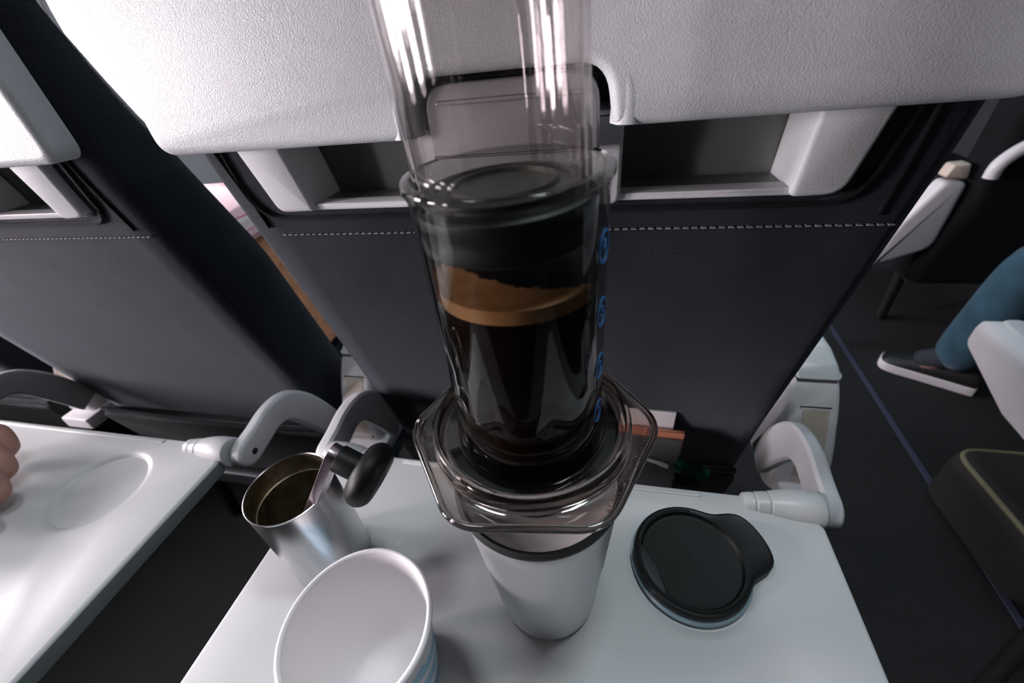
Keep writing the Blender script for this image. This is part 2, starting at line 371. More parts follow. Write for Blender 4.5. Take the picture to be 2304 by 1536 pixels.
# ------------------------------------------------------------------ airliner seats
SX = -0.053                       # middle of the seat in front
def ysurf(z):                     # back of the seat in front: leans up to z=.24, then stands nearly upright
    if z <= .24: return .318-.252*z
    t = z-.24; return .2575-.252*t+min(t, .08)**2*1.45 - (0 if t < .08 else .018*(t-.08)) + (0 if t < .08 else .252*(t-.08)-.0*(t-.08))
def make_seat():
    root = empty('airline_seat', (SX, 0, FLOOR))
    def part(nm, bm, mat, par=root, **k):
        bmesh.ops.translate(bm, vec=(0, 0, -FLOOR), verts=bm.verts)
        return link(nm, bm, mat, par, **k)
    # fabric back, a padded slab following ysurf, rounded at the sides
    bm = bmesh.new(); zs = sorted([-.30+.022*i for i in range(43) if abs(-.30+.022*i-.23) > .012]+[.2286, .2289, .250])
    cs = []
    for z in zs:
        hw = .2185+.0055*min(1, max(0, z+.02)/.28)
        top = max(0, (z-.55)/.1); hw -= .05*top*top
        y0 = ysurf(z); T = max(.028, .068-.13*max(0, min(.3, z-.15))-.12*max(0, z-.27))/.75; row = []
        prof = [(-hw, T*.75), (-hw, .014), (-hw+.0035, .005), (-hw+.012, .0)]
        cav = .036 if .2288 < z < .33 else 0
        for x_ in (-.19, -.1812, -.1808, -.13, -.08, -.04, 0, .04, .08, .13, .1746, .1750, .19):
            prof.append((x_, cav if -.181 < x_ < .1748 else 0))
        prof += [(hw-.012, 0), (hw-.0035, .005), (hw, .014), (hw, T*.75), (hw-.012, T), (-hw+.012, T)]
        for x, dy in prof: row.append(bm.verts.new((x, y0+dy+(.02*top*top if dy < .02 else 0), z)))
        cs.append(row)
    K = len(cs[0])
    for a, b_ in zip(cs, cs[1:]):
        for i in range(K): bm.faces.new((a[i], a[(i+1) % K], b_[(i+1) % K], b_[i]))
    bm.faces.new(cs[0]); bm.faces.new(cs[-1])
    part('backrest', bm, M['fabric'], smooth=50)
    # seam stitches across the back
    bm = bmesh.new(); x = -.192
    zz = .208
    while x < .212:
        y = ysurf(zz); box(bm, x, x+.0032, y-.0026, y-.0002, zz-.0004, zz+.0004, .0002); x += .0052
    tag(part('stitching', bm, M['thread'], smooth=0), kind='stuff', label='row of pale stitches')
    # piping seams down each side of the cover and a welt round the frame opening
    for s in (-1, 1):
        bm = bmesh.new(); pts = [(s*(.197+.004*math.sin(z*9)), ysurf(z)-.0012, z) for z in [.214+.014*i for i in range(8)]]
        tube(bm, pts, .0012, 6); part('side_seam', bm, M['fabric_dark'])
    bm = bmesh.new(); ol = rpoly([(-.198, .2215), (.186, .2225), (.196, .30), (-.208, .30)], [.022, .022, .01, .01], 6)
    pts = [(p.x, ysurf(p.y)-.0015, p.y) for p in ol]
    tube(bm, pts+[pts[0]], .0021, 6, cap=False); part('opening_welt', bm, M['fabric_dark'])
    # grey frame of the recess under the shell: end posts, middle block, sill
    posts = [('frame_post', rpoly([(-.1825, .279), (-.150, .279), (-.1475, .229), (-.176, .2285)], [.002, .002, .002, .007], 4)),
             ('frame_post', rpoly([(.149, .279), (.181, .279), (.1745, .2295), (.149, .2285)], [.002, .002, .010, .004], 4)),
             ('centre_post', rpoly([(-.0655, .279), (.0595, .279), (.0595, .2275), (-.0655, .2275)], [.002, .002, .006, .006], 4))]
    for nm, ol in posts:
        bm = bmesh.new()
        slab(bm, ol, -.030, .0085, lambda u, v, w: (u, ysurf(v)-w, v), .0025, 3, bot=False)
        part(nm, bm, M['frame'])
    bm = bmesh.new()   # bin behind: open box
    fx = lambda u, v, w: (u, ysurf(v)-w, v)
    slab(bm, rpoly([(-.178, .2285), (.172, .2285), (.172, .2335), (-.178, .2335)], .0015, 2), -.0070, .0045, fx, .0012, 2, bot=False)
    part('recess_sill', bm, M['frame'])
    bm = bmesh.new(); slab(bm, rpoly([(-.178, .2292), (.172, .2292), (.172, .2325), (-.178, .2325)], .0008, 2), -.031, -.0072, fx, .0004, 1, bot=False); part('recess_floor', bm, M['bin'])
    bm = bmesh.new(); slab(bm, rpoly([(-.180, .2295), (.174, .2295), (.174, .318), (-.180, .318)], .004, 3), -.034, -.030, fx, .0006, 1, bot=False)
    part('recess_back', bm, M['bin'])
    # moulded upper shell with the latch notch
    ol = rpoly([(-.2235, .2735), (-.049, .2735), (-.047, .3010), (.0495, .3010), (.0535, .2735), (.2235, .2735), (.2245, .60), (.19, .66), (-.19, .66), (-.2245, .60)],
               [.012, .004, .017, .020, .004, .012, .03, .04, .04, .03], 7)
    bm = bmesh.new()
    def fs(u, v, w):
        ridge = 0
        dx = max(abs(u-.002)-.05, 0); dz = max(v-.302, 0); dd = math.hypot(dx, dz)
        if w > .015: ridge = .0022*math.exp(-(dd/.012)**2)
        return (u, .2475-.02*(v-.2735) if w < .004 else .2475-w-ridge, v)
    slab(bm, ol, 0, .0205, fs, .0055, 6, bot=False, tri=True)
    part('upper_shell', bm, M['shell'], smooth=35)
    # raised lips beside the notch
    bm = bmesh.new(); lp = spline([(-.0555, .2335, .2745), (-.0555, .2335, .290), (-.0505, .2337, .3040), (-.034, .2345, .3105), (.002, .2350, .3115), (.036, .2345, .3105), (.0545, .2337, .3040), (.0605, .2335, .290), (.0605, .2335, .2745)], 7)
    tube(bm, lp, .0086, 28); part('notch_lip', bm, M['shell'], smooth=60)
    bm = bmesh.new(); slab(bm, rpoly([(-.0445, .262), (.0475, .262), (.0465, .2975), (-.0435, .2975)], [.002, .002, .014, .014], 6), 0, .012, lambda u, v, w: (u, .2445-w, v), .002, 3)
    box(bm, -.036, .039, .2285, .2335, .2885, .2905, .0008)
    part('tray_latch', bm, M['latch'])
    # lower pocket of black net, with a stiff upper hem
    bm = bmesh.new()
    slab(bm, rpoly([(-.205, -.285), (.205, -.285), (.21, -.112), (-.21, -.112)], .012, 4), 0, .020, lambda u, v, w: (u, ysurf(v)-.001-w*(1+.5*math.cos(u*7)), v), .006, 3)
    part('seat_pocket', bm, M['dark_void'])
    bm = bmesh.new(); tube(bm, [(x, ysurf(-.108)-.012-.008*math.cos(x*7), -.108) for x in [-.208+.026*i for i in range(17)]], .0035, 8); part('pocket_hem', bm, M['fabric'])
    # cushion, headrest and legs beyond the back
    bm = bmesh.new(); box(bm, -.215, .215, .40, .86, -.30, -.185, .03); part('seat_cushion', bm, M['fabric_dark'])
    bm = bmesh.new(); box(bm, -.13, .13, .20, .30, .635, .80, .03); part('headrest', bm, M['fabric_dark'])
    for xx in (-.16, .16):
        bm = bmesh.new(); tube(bm, [(xx, .46, FLOOR+.006), (xx, .50, -.29)], .014, 10); part('leg', bm, M['seatlegs'])
        bm = bmesh.new(); tube(bm, [(xx, .80, FLOOR+.006), (xx, .72, -.29)], .014, 10); part('leg', bm, M['seatlegs'])
    bm = bmesh.new(); box(bm, -.20, .20, .36, .78, -.335, -.302, .008); part('seat_frame', bm, M['seatlegs'])
    return root
seat = make_seat()
tag(seat, 'charcoal fabric seat back right behind the coffee press, under the large grey shell', 'seat', 'seats of the row in front')
PITCHX = .535
s2 = copy_tree(seat); s2.location.x = SX-PITCHX
tag(s2, 'charcoal fabric seat back lit by the window, behind the tray with the empty cup recess', 'seat', 'seats of the row in front')
s3 = copy_tree(seat); s3.location.x = SX-2*PITCHX
tag(s3, 'window-side seat back next to the cabin wall', 'seat', 'seats of the row in front')

# ------------------------------------------------------------------ folding tray tables
def make_tray():
    root = empty('tray_table', (SX+.008, 0, 0))
    bm = bmesh.new(); hx = .2120
    ol = rpoly([(-hx, -.030), (hx, -.030), (hx, .2035), (hx-.012, .2135), (hx-.045, .2235), (-hx+.045, .2235), (-hx+.012, .2135), (-hx, .2035)],
               [.03, .03, .006, .006, .006, .006, .006, .006], 5)
    slab(bm, ol, -.0175, 0, XYZ, .0028, 4, holes=[(circle(.1125, .1590, .0455), .0032, .0075)])
    tt = link('tray_top', bm, M['tray'], root, smooth=28, mats=[M['tray'], M['tray_edge_shade']])
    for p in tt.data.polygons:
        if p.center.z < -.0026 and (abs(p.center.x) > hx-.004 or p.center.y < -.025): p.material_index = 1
    bm = bmesh.new(); box(bm, -.135, .128, .2165, .2205, -.001, .0011, .0008); link('rear_ridge', bm, M['tray'], root)
    for s in (-1, 1):
        # hinge knuckle on the corner
        bm = bmesh.new()
        fx = lambda p: Vector((p.z*s, p.x, p.y))
        prof = [(0, .159), (.0085, .159), (.0100, .1605), (.0110, .1665), (.0104, .1672), (.0104, .1680), (.0115, .1688), (.0126, .1765), (.0119, .1772), (.0119, .1780), (.0132, .1788), (.0152, .187), (.0163, .194), (.0168, .200), (.0168, .2120), (.0160, .2140), (0, .2140)]
        lathe(bm, prof, 32, lambda p: Vector((p.z*s, .2170+p.x*(1 if p.x > 0 else .75), -.004+p.y*.9)))
        kn = link('hinge_knuckle', bm, M['tray'], root, smooth=35)
        # curved arm down to the seat
        bm = bmesh.new(); cl = spline([(.2260, -.010), (.243, -.007), (.270, -.002), (.293, -.009), (.310, -.029), (.325, -.057), (.340, -.090)], 5)
        wd = [.0160, .0155, .0155, .0170, .0185, .0185, .0170]; up_, dn = [], []
        for i, p in enumerate(cl):
            q = Vector((p[0], p[1])); t = Vector(cl[min(i+1, len(cl)-1)])-Vector(cl[max(i-1, 0)]); t = Vector((t[0], t[1])).normalized(); nn = Vector((-t.y, t.x))
            k = i/5; a = int(min(k, 5)); w = wd[a]+(wd[a+1]-wd[a])*(k-a)
            up_.append(q+nn*w); dn.append(q-nn*w)
        nose = [Vector((.2260+.016*math.cos(a), -.010+.016*math.sin(a))) for a in [PI/2+.25+(PI-.5)*i/8 for i in range(9)]]
        ol = up_[::-1]+nose+dn
        slab(bm, ol, .2165, .2300, lambda u, v, w: (w*s, u, v), .0042, 4)
        ar = link('tray_arm', bm, M['arm'], root, smooth=40)
        bm = bmesh.new(); lathe(bm, [(0, .2302), (.0036, .2302), (.0036, .2295), (0, .2295)], 20, lambda p: Vector((p.z*s, .2285+p.x, -.012+p.y)))
        link('pivot_screw', bm, M['black_matte'], ar)
    return root
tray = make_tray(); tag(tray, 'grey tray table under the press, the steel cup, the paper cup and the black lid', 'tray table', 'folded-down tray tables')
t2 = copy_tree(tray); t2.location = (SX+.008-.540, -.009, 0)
tag(t2, 'empty grey tray table with a round cup recess beside a hand', 'tray table', 'folded-down tray tables')

# ------------------------------------------------------------------ armrests of the row in front
def make_armrest(x):
    root = empty('armrest', (x, .33, -.16)); L = Vector((-x, -.33, .16))
    prof = [(.425, -.006), (.400, -.008), (.383, -.016), (.366, -.038), (.354, -.061), (.344, -.085), (.338, -.110), (.343, -.138), (.375, -.155), (.60, -.125), (.86, -.045), (.875, -.03), (.86, -.014), (.60, -.006)]
    ol = [Vector((p[0], p[1])) for p in spline([(a, b_) for a, b_ in prof]+[prof[0]], 4)][:-1]
    bm = bmesh.new(); slab(bm, ol, -.0245, .0245, lambda u, v, w: (x+w*(1+max(0, -v-.06)*2.2), u, v), .009, 4)
    bmesh.ops.translate(bm, vec=L, verts=bm.verts); link('housing', bm, M['white_arm'], root, smooth=45)
    bm = bmesh.new()   # cream insert on the rear face
    g = [(.3675, -.036), (.3570, -.056), (.3465, -.080), (.3395, -.104), (.3395, -.124)]
    rr = [[bm.verts.new((x-.0140+w*.9, y+.0006-(.0022 if 0 < w < .031 else 0), z)) for w in (0, .0015, .0295, .031)] for y, z in g]
    for a, b_ in zip(rr, rr[1:]):
        for i in range(3): bm.faces.new((a[i], a[i+1], b_[i+1], b_[i]))
    bmesh.ops.translate(bm, vec=L, verts=bm.verts); link('rear_insert', bm, M['cream'], root)
    for g2, r2 in (([(x-.0150, .3685, -.0352), (x+.0145, .3685, -.0352)], .0011), ([(x-.0150, .3685, -.0352), (x-.0150, .3560, -.059)], .0009), ([(x+.0155, .3430, -.092), (x+.0160, .3385, -.122)], .0016)):
        bm = bmesh.new(); tube(bm, g2, r2, 6); bmesh.ops.translate(bm, vec=L, verts=bm.verts); link('insert_gap', bm, M['black_matte'], root)
    bm = bmesh.new(); ol2 = [Vector(p) for p in ((.380, -.012), (.400, .0), (.425, .006), (.80, .004), (.80, -.014), (.45, -.014))]
    slab(bm, rpoly(ol2, .006, 3), -.0225, .0225, lambda u, v, w: (x+w, u-.0015, v+.001), .006, 3)
    bmesh.ops.translate(bm, vec=L, verts=bm.verts); link('arm_pad', bm, M['frame'], root, smooth=45)
    bm = bmesh.new(); box(bm, x-.022, x+.036, .318, .40, -.150, -.128, .003)
    bmesh.ops.translate(bm, vec=L, verts=bm.verts); link('lower_bracket', bm, M['white_arm'], root)
    return root
for k, (ax_, lab) in enumerate(((.2270, 'white armrest end with a cream insert at the aisle, behind the right tray hinge'), (-.3280, 'white armrest end with a cream insert between the two fabric seat backs'), (-.8700, 'armrest end beyond the curved tray arm near the window'))):
    tag(make_armrest(ax_), lab, 'armrest', 'armrests of the row in front')

# ------------------------------------------------------------------ things poking out of the black net pocket
def solid_box(name, x0, x1, y0, y1, z0, z1, mat, rot, label, cat, bev=.0006):
    cx, cy_, cz = (x0+x1)/2, (y0+y1)/2, z0
    bm = bmesh.new(); box(bm, x0-cx, x1-cx, y0-cy_, y1-cy_, 0, z1-z0, bev); o = link(name, bm, mat)
    o.location = (cx, cy_, cz); o.rotation_euler = rot; return tag(o, label, cat)
solid_box('leaflet', .020, .0745, .3130, .3155, -.135, -.008, M['paper'], (-.04, .02, 0), 'white leaflet standing highest in the black seat pocket', 'leaflet')
solid_box('booklet', .018, .083, .3035, .3085, -.135, -.026, M['orange'], (-.03, .03, 0), 'booklet with an orange top edge in the black seat pocket', 'booklet')
solid_box('menu_card', .016, .081, .2985, .3015, -.135, -.0315, M['greycard'], (-.03, .03, 0), 'dark grey card in front of the orange-edged booklet', 'card')
bm = bmesh.new(); tube(bm, spline([(.040, .300, -.059), (.052, .298, -.061), (.062, .297, -.063), (.073, .296, -.0665)], 4), [.0015]*5+[.002]*4+[.0026]*4, 8)
tag(link('white_straw', bm, M['sole']), 'small white plastic stick lying on the pocket below the booklet', 'stick')
bm = bmesh.new()
for i in range(7):
    for j in range(4): bm.verts.new((.080+.006*i, .302-.002*j+.003*math.sin(i*1.7+j), -.058-.0035*i*.6-.005*j+.0025*math.sin(i*2.1)))
bm.verts.ensure_lookup_table()
for i in range(6):
    for j in range(3): bm.faces.new([bm.verts[k] for k in (i*4+j, i*4+j+1, i*4+j+5, i*4+j+4)])
bmesh.ops.solidify(bm, geom=bm.faces[:], thickness=.0008)
tag(link('wrapper', bm, M['green']), 'crumpled green wrapper at the mouth of the black seat pocket', 'wrapper')

# ------------------------------------------------------------------ the coffee press (true size about 5 % above the fitted one)
KP = 1.05
CX, CY = -.0305*KP, .128*KP
def ZZ(z): return CAMZ+(z-CAMZ)*KP
ZF = ZZ(.166)
press = empty('coffee_press', (CX, CY, ZF)); tag(press, 'clear and smoky hand coffee press standing on the steel tumbler', 'coffee press')
def hh(z): return (z-.166)*KP        # fitted height -> local height
k = KP
HEXA = math.radians(-52.5)
def hexpts(R, rc, n=6):
    q = rpoly([(R*math.cos(HEXA+PI/3*i), R*math.sin(HEXA+PI/3*i)) for i in range(6)], rc, n); out = []
    for i, p in enumerate(q):
        nx = q[(i+1) % len(q)]; out.append(p); L = (nx-p).length; m_ = int(L/.0028)
        for j in range(1, m_): out.append(p.lerp(nx, j/m_))
    return out
# chamber tube
RO, RI = .0312*k, .0292*k
bm = bmesh.new()
prof = [(RO, hh(.1710)), (RO, hh(.2760)), (RO+.0006, hh(.2775)), (RO+.0014, hh(.2790)), (RO+.0014, hh(.2806)), (RO+.0008, hh(.2812)), (RI+.0004, hh(.2812)), (RI, hh(.2806)), (RI, hh(.1710))]
lathe(bm, prof, 96); chm = link('chamber', bm, M['smoke'], press, smooth=50, mats=[M['smoke'], M['smoke_wet']])
for p in chm.data.polygons:
    if math.hypot(p.center.x, p.center.y) < RI+.0003 and p.center.z < hh(.2802): p.material_index = 1
# hexagonal flange with a round opening, raised ring and collar
bm = bmesh.new(); ol = hexpts(.0585*k, .020*k, 8)
T0, T1 = hh(.1655), hh(.1690)
ring_out = []
lay = [(.0010, T0), (0, T0+.0008), (0, T1-.0010), (.0006, T1-.0003), (.0014, T1), (.0024, T1-.0004), (.0030, T1-.0008)]
for ins, w in lay: ring_out.append([bm.verts.new((p.x, p.y, w)) for p in offset(ol, ins)])
N = len(ol)
def conc(R, z):
    out = []
    for p in ol: q = p.normalized()*R; out.append(bm.verts.new((q.x, q.y, z)))
    return out
inner = [conc(.0460*k, T1-.0008), conc(.0448*k, T1-.0003), conc(.0440*k, hh(.1740)), conc(.0432*k, hh(.1755)), conc(.0420*k, hh(.1755)), conc(.0412*k, hh(.1745)), conc(.0408*k, T0+.004), conc(.0405*k, T0), ]
seq = ring_out+inner
for a, b_ in zip(seq, seq[1:]):
    for i in range(N): bm.faces.new((a[i], a[(i+1) % N], b_[(i+1) % N], b_[i]))
for i in range(N): bm.faces.new((seq[-1][i], seq[-1][(i+1) % N], seq[0][(i+1) % N], seq[0][i]))
link('hex_flange', bm, M['flange'], press, smooth=35)
bm = bmesh.new(); o4 = offset(ol, .0008); pts = [(p.x, p.y, (T0+T1)/2) for p in o4]; tube(bm, pts+[pts[0]], .0017, 14, cap=False); link('flange_edge', bm, M['edge'], press, smooth=80)
bm = bmesh.new(); lathe(bm, [(.0452*k, T1-.0012), (.0444*k, hh(.1738)), (.0434*k, hh(.1760)), (.0422*k, hh(.1760)), (.0416*k, hh(.1738)), (.0424*k, T1-.0012)], 96, closed=True); link('raised_ring', bm, M['edge'], press, smooth=60)
bm = bmesh.new(); lathe(bm, [(.0402*k, hh(.1700)), (.0400*k, hh(.1724)), (.0392*k, hh(.1724)), (.0390*k, hh(.1700))], 96, closed=True); link('inner_ring', bm, M['edge'], press, smooth=60)
# annular floor joining tube and ring, with three bayonet slots
bm = bmesh.new(); ns = 96; rA, rB, r0, r1 = .0312*k, .0407*k, .0340*k, .0388*k
zt, zb = hh(.1715), hh(.1695)
def slot(i): a = (i+.5)/ns*360; return any(((a-c) % 360) < w for c, w in ((212, 58), (322, 42), (92, 55)))
vt = {}
def V(i, r, z):
    kk = (i % ns, round(r, 6), round(z, 6))
    if kk not in vt: vt[kk] = bm.verts.new((r*math.cos(2*PI*i/ns), r*math.sin(2*PI*i/ns), z))
    return vt[kk]
RR = [rA, r0, r1, rB]
for i in range(ns):
    for q in range(3):
        if q == 1 and slot(i): continue
        a, c = RR[q], RR[q+1]
        bm.faces.new((V(i, a, zt), V(i+1, a, zt), V(i+1, c, zt), V(i, c, zt))); bm.faces.new((V(i, a, zb), V(i, c, zb), V(i+1, c, zb), V(i+1, a, zb)))
    if slot(i):
        for r in (r0, r1): bm.faces.new((V(i, r, zt), V(i+1, r, zt), V(i+1, r, zb), V(i, r, zb)))
        for j in (i, i+1):
            if not slot(i-1 if j == i else i+1): bm.faces.new((V(j, r0, zt), V(j, r1, zt), V(j, r1, zb), V(j, r0, zb)))
link('slotted_collar', bm, M['flange'], press, smooth=30)
# fillet ring at the foot of the tube
bm = bmesh.new(); lathe(bm, [(.0313*k, hh(.1718)), (.0335*k, hh(.1718)), (.0332*k, hh(.1740)), (.0322*k, hh(.1775)), (.0313*k, hh(.1790))], 96, closed=True); link('foot_ring', bm, M['smoke'], press)
# black filter cap with lugs, its ears standing on the tumbler rim
RIMZ = .130; cb = RIMZ-ZF
bm = bmesh.new()
lathe(bm, [(0, cb-.009), (.026, cb-.009), (.0275, cb-.007), (.0280, cb+.012), (.0375, cb+.016), (.0385, hh(.1640)), (.0415, hh(.1644)), (.0415, hh(.1668)), (.0335, hh(.1672)), (.0325, hh(.1655)), (0, hh(.1655))], 72)
cap = link('filter_cap', bm, M['black'], press, smooth=35)
for q in range(4):
    bm = bmesh.new(); a = (.35, 1.35, 2.2, 3.05)[q]
    slab(bm, rpoly([(.0275, -.006), (.0445, -.005), (.0445, .005), (.0275, .006)], .002, 3), cb+.0012, cb+.0045, lambda u, v, w: (u*math.cos(a)-v*math.sin(a), u*math.sin(a)+v*math.cos(a), w), .0008, 2)
    link('ear', bm, M['black'], cap)
# coffee, foam layer, surface
RC = RI-.0004
bm = bmesh.new(); lathe(bm, [(0, hh(.1680)), (RC-.002, hh(.1680)), (RC, hh(.1710)), (RC, hh(.2425)), (0, hh(.2425))], 72); link('coffee', bm, M['coffee'], press)
bm = bmesh.new(); lathe(bm, [(0, hh(.2425)), (RC, hh(.2425)), (RC, hh(.2475)), (RC-.001, hh(.2479)), (0, hh(.2479))], 72)
cr = link('coffee_foam', bm, M['foam'], press, mats=[M['foam'], M['crema']])
for p in cr.data.polygons:
    if p.normal.z > .9 and p.center.z > hh(.2470): p.material_index = 1
# dribble of dark grounds on the wall under the seal
bm = bmesh.new()
nn = 60; a0, a1 = math.radians(20), math.radians(200)
top, bot = [], []
for i in range(nn+1):
    a = a0+(a1-a0)*i/nn; h = .0055+.0030*math.sin(i*.9)*math.sin(i*.37)+.002*random.random(); h *= min(1, 4*i/nn, 4*(1-i/nn))
    for lst, z in ((top, hh(.2600)), (bot, hh(.2590)-h)): lst.append(bm.verts.new(((RI-.0002)*math.cos(a), (RI-.0002)*math.sin(a), z)))
for i in range(nn): bm.faces.new((top[i], top[i+1], bot[i+1], bot[i]))
bmesh.ops.solidify(bm, geom=bm.faces[:], thickness=.0005)
link('coffee_grounds', bm, M['coffee'], press)
# plunger: tilted a little
pl = empty('plunger', (-.0012, .0004, hh(.2600)), (0, math.radians(-1.6), 0)); pl.parent = press
RP = .0272*k
bm = bmesh.new(); Lp = .128
lathe(bm, [(RP, .014), (RP, Lp), (RP+.001, Lp+.002), (RP+.008, Lp+.003), (RP+.009, Lp+.005), (RP+.008, Lp+.007), (RP-.0016, Lp+.007), (RP-.0020, Lp+.004), (RP-.0020, .014)], 96, closed=True)
link('plunger_tube', bm, M['plunger'], pl, smooth=50)
for a in (math.radians(75), math.radians(195), math.radians(315)):   # added ribs imitating a reflected streak inside the tube
    bm = bmesh.new()
    slab(bm, rpoly([(RP-.0042, -.0011), (RP-.0018, -.0011), (RP-.0018, .0011), (RP-.0042, .0011)], .0006, 2), .016, Lp-.01, lambda u, v, w: (u*math.cos(a)-v*math.sin(a), u*math.sin(a)+v*math.cos(a), w), .0006, 2)
    link('streak_rib', bm, M['plunger'], pl)
bm = bmesh.new()
lathe(bm, [(0, -.004), (RI*.6, -.003), (RI-.004, -.001), (RI-.0006, .001), (RI-.0003, .003), (RI-.0010, .006), (RI-.0010, .009), (RI-.0003, .0115), (RI-.0006, .0135), (RP-.001, .0145), (RP-.002, .0165), (RP-.006, .0170), (RP-.010, .0155), (0, .0155)], 72)
link('rubber_seal', bm, M['black_matte'], pl, smooth=50)
bm = bmesh.new()
lathe(bm, [(RP-.0024, .0158), (RP-.0026, .0176), (RP-.0060, .0180), (RP-.0068, .0168), (RP-.0100, .0168), (RP-.0108, .0182), (RP-.0125, .0184), (RP-.0132, .0170), (0, .0170), (0, .0156)], 72); link('seal_plate', bm, M['disc'], pl, smooth=35)
# blue numbers in circles down the side, wrapped round the tube
AM = math.radians(-16)
def wrap(bm, ang, R, z0):
    for v in bm.verts:
        a = ang+v.co.x/R; r = R+v.co.z
        v.co = Vector((r*math.cos(a), r*math.sin(a), z0+v.co.y))
for i, ch in enumerate('4321'):
    z0 = hh(.2591-.0232*i)
    bm = bmesh.new(); lathe(bm, [(.0040, 0), (.0047, 0), (.0047, .00015), (.0040, .00015)], 40, lambda p: Vector((p.x, p.y*1.22, p.z)), closed=True); wrap(bm, AM, RO+.0001, z0)
    ci = link('number_circle', bm, M['blue'], press, smooth=0)
    bm = text_bm(ch, .0066, .00008); wrap(bm, AM, RO+.0002, z0); link('number', bm, M['blue'], ci, smooth=0, recalc=False)
# raised lettering on the flange
def flange_text(s, ang, dist, rot, size):
    bm = text_bm(s, size, .00025); ca, sa = math.cos(rot), math.sin(rot); c = Vector((dist*math.cos(ang), dist*math.sin(ang)))
    for v in bm.verts: v.co = Vector((c.x+v.co.x*ca-v.co.y*sa, c.y+v.co.x*sa+v.co.y*ca, T1-.0006+v.co.z))
    link('raised_lettering', bm, M['flange'], press, smooth=0, recalc=False)
a_r = HEXA+PI/6
flange_text('ALAN ADLER, INVENTOR', a_r, .0482*k, a_r+PI/2, .0044)
a_l = HEXA+PI/6+PI; a_l2 = math.radians(157.5-30+0)
a_l = HEXA+PI/6+PI
flange_text('AEROPRESS', HEXA+PI/6+PI-PI/3+0*PI, .0482*k, HEXA+PI/6+PI-PI/3+PI/2+PI, .0050)

# ------------------------------------------------------------------ steel tumbler under the press
mug = empty('steel_tumbler', (-.0300, .1285, 0)); tag(mug, 'satin steel tumbler with white lining and dark rim under the coffee press', 'tumbler')
bm = bmesh.new(); lathe(bm, [(0, .0008), (.028, .0006), (.0308, .0018), (.0320, .005), (.0352, .045), (.0405, .112), (.0418, .1272), (.0410, .1285), (.0392, .1272), (.036, .110), (0, .108)], 96)
link('body', bm, M['steel_satin'], mug, smooth=50)
bm = bmesh.new(); lathe(bm, [(.0418, .1262), (.0429, .1272), (.0433, .1288), (.0428, .1304), (.0416, .1310), (.0404, .1304), (.0401, .1288)], 96, closed=True); link('rim_band', bm, M['black_matte'], mug)
bm = bmesh.new(); lathe(bm, [(.0400, .1300), (.0385, .1240), (.0355, .100), (.032, .040), (.029, .020), (.020, .016), (0, .015), (0, .013), (.030, .014), (.0335, .040), (.0368, .100), (.0396, .1240), (.0404, .1296)], 96); link('lining', bm, M['ceramic'], mug)
bm = bmesh.new(); lathe(bm, [(0, .1250), (.0391, .1250), (.0393, .1254), (.0390, .1258), (0, .1258)], 72); mk = link('milk', bm, M['ceramic'], mug); mk['label'] = 'white drink near the brim'
bm = bmesh.new()      # small raised marks running down the right side
for i in range(16):
    zz = .117-.0042*i; R = .0352+(.0405-.0352)*max(0, (zz-.045))/.067+.0001
    for q in (-1, 1):
        a = math.radians(-7)+q*.028
        b2 = bmesh.new(); box(b2, -.0009, .0009, -.00025, .00025, 0, .0003, .0001)
        for v in b2.verts:
            u, w_ = v.co.x*math.cos(.7)-v.co.y*math.sin(.7), v.co.x*math.sin(.7)+v.co.y*math.cos(.7); an = a+u/R
            v.co = Vector(((R+v.co.z)*math.cos(an), (R+v.co.z)*math.sin(an), zz+w_))
        me = bpy.data.meshes.new('x'); b2.to_mesh(me); b2.free(); bm.from_mesh(me); bpy.data.meshes.remove(me)
mk = link('raised_marks', bm, M['latch'], mug, smooth=0); mk['kind'] = 'stuff'
bm = bmesh.new(); lathe(bm, [(0, 0), (.0011, 0), (.0009, .0004), (0, .0005)], 12, lambda p: Vector(((.0366+p.z)*math.cos(math.radians(-96)+p.x/.035), (.0352+p.z)*math.sin(math.radians(-96)+p.x/.035), .062+p.y*.5)))
link('dent_mark', bm, M['black_matte'], mug)

# ------------------------------------------------------------------ steel cup with the grinder crank in it
sc = empty('steel_cup', (-.1975, .1262, 0)); tag(sc, 'tall brushed steel cup holding the crank handle, at the left of the tray', 'cup')
bm = bmesh.new()
lathe(bm, [(0, .0004), (.0262, .0004), (.0274, .0016), (.0276, .004), (.0276, .0895), (.0273, .0900)], 96); link('body', bm, M['steel'], sc, smooth=50)
bm = bmesh.new()
lathe(bm, [(.0273, .0900), (.0268, .0896), (.0267, .0745), (.0262, .0740), (.0255, .0738), (.0254, .0732), (.0254, .004), (.0245, .0025), (0, .0022)], 96); link('inside', bm, M['steel_in'], sc, smooth=50)
bm = bmesh.new(); lathe(bm, [(.0276, .0893), (.0277, .0902), (.0271, .0904), (.0267, .0898)], 96, closed=True); link('bright_lip', bm, M['steel'], sc)

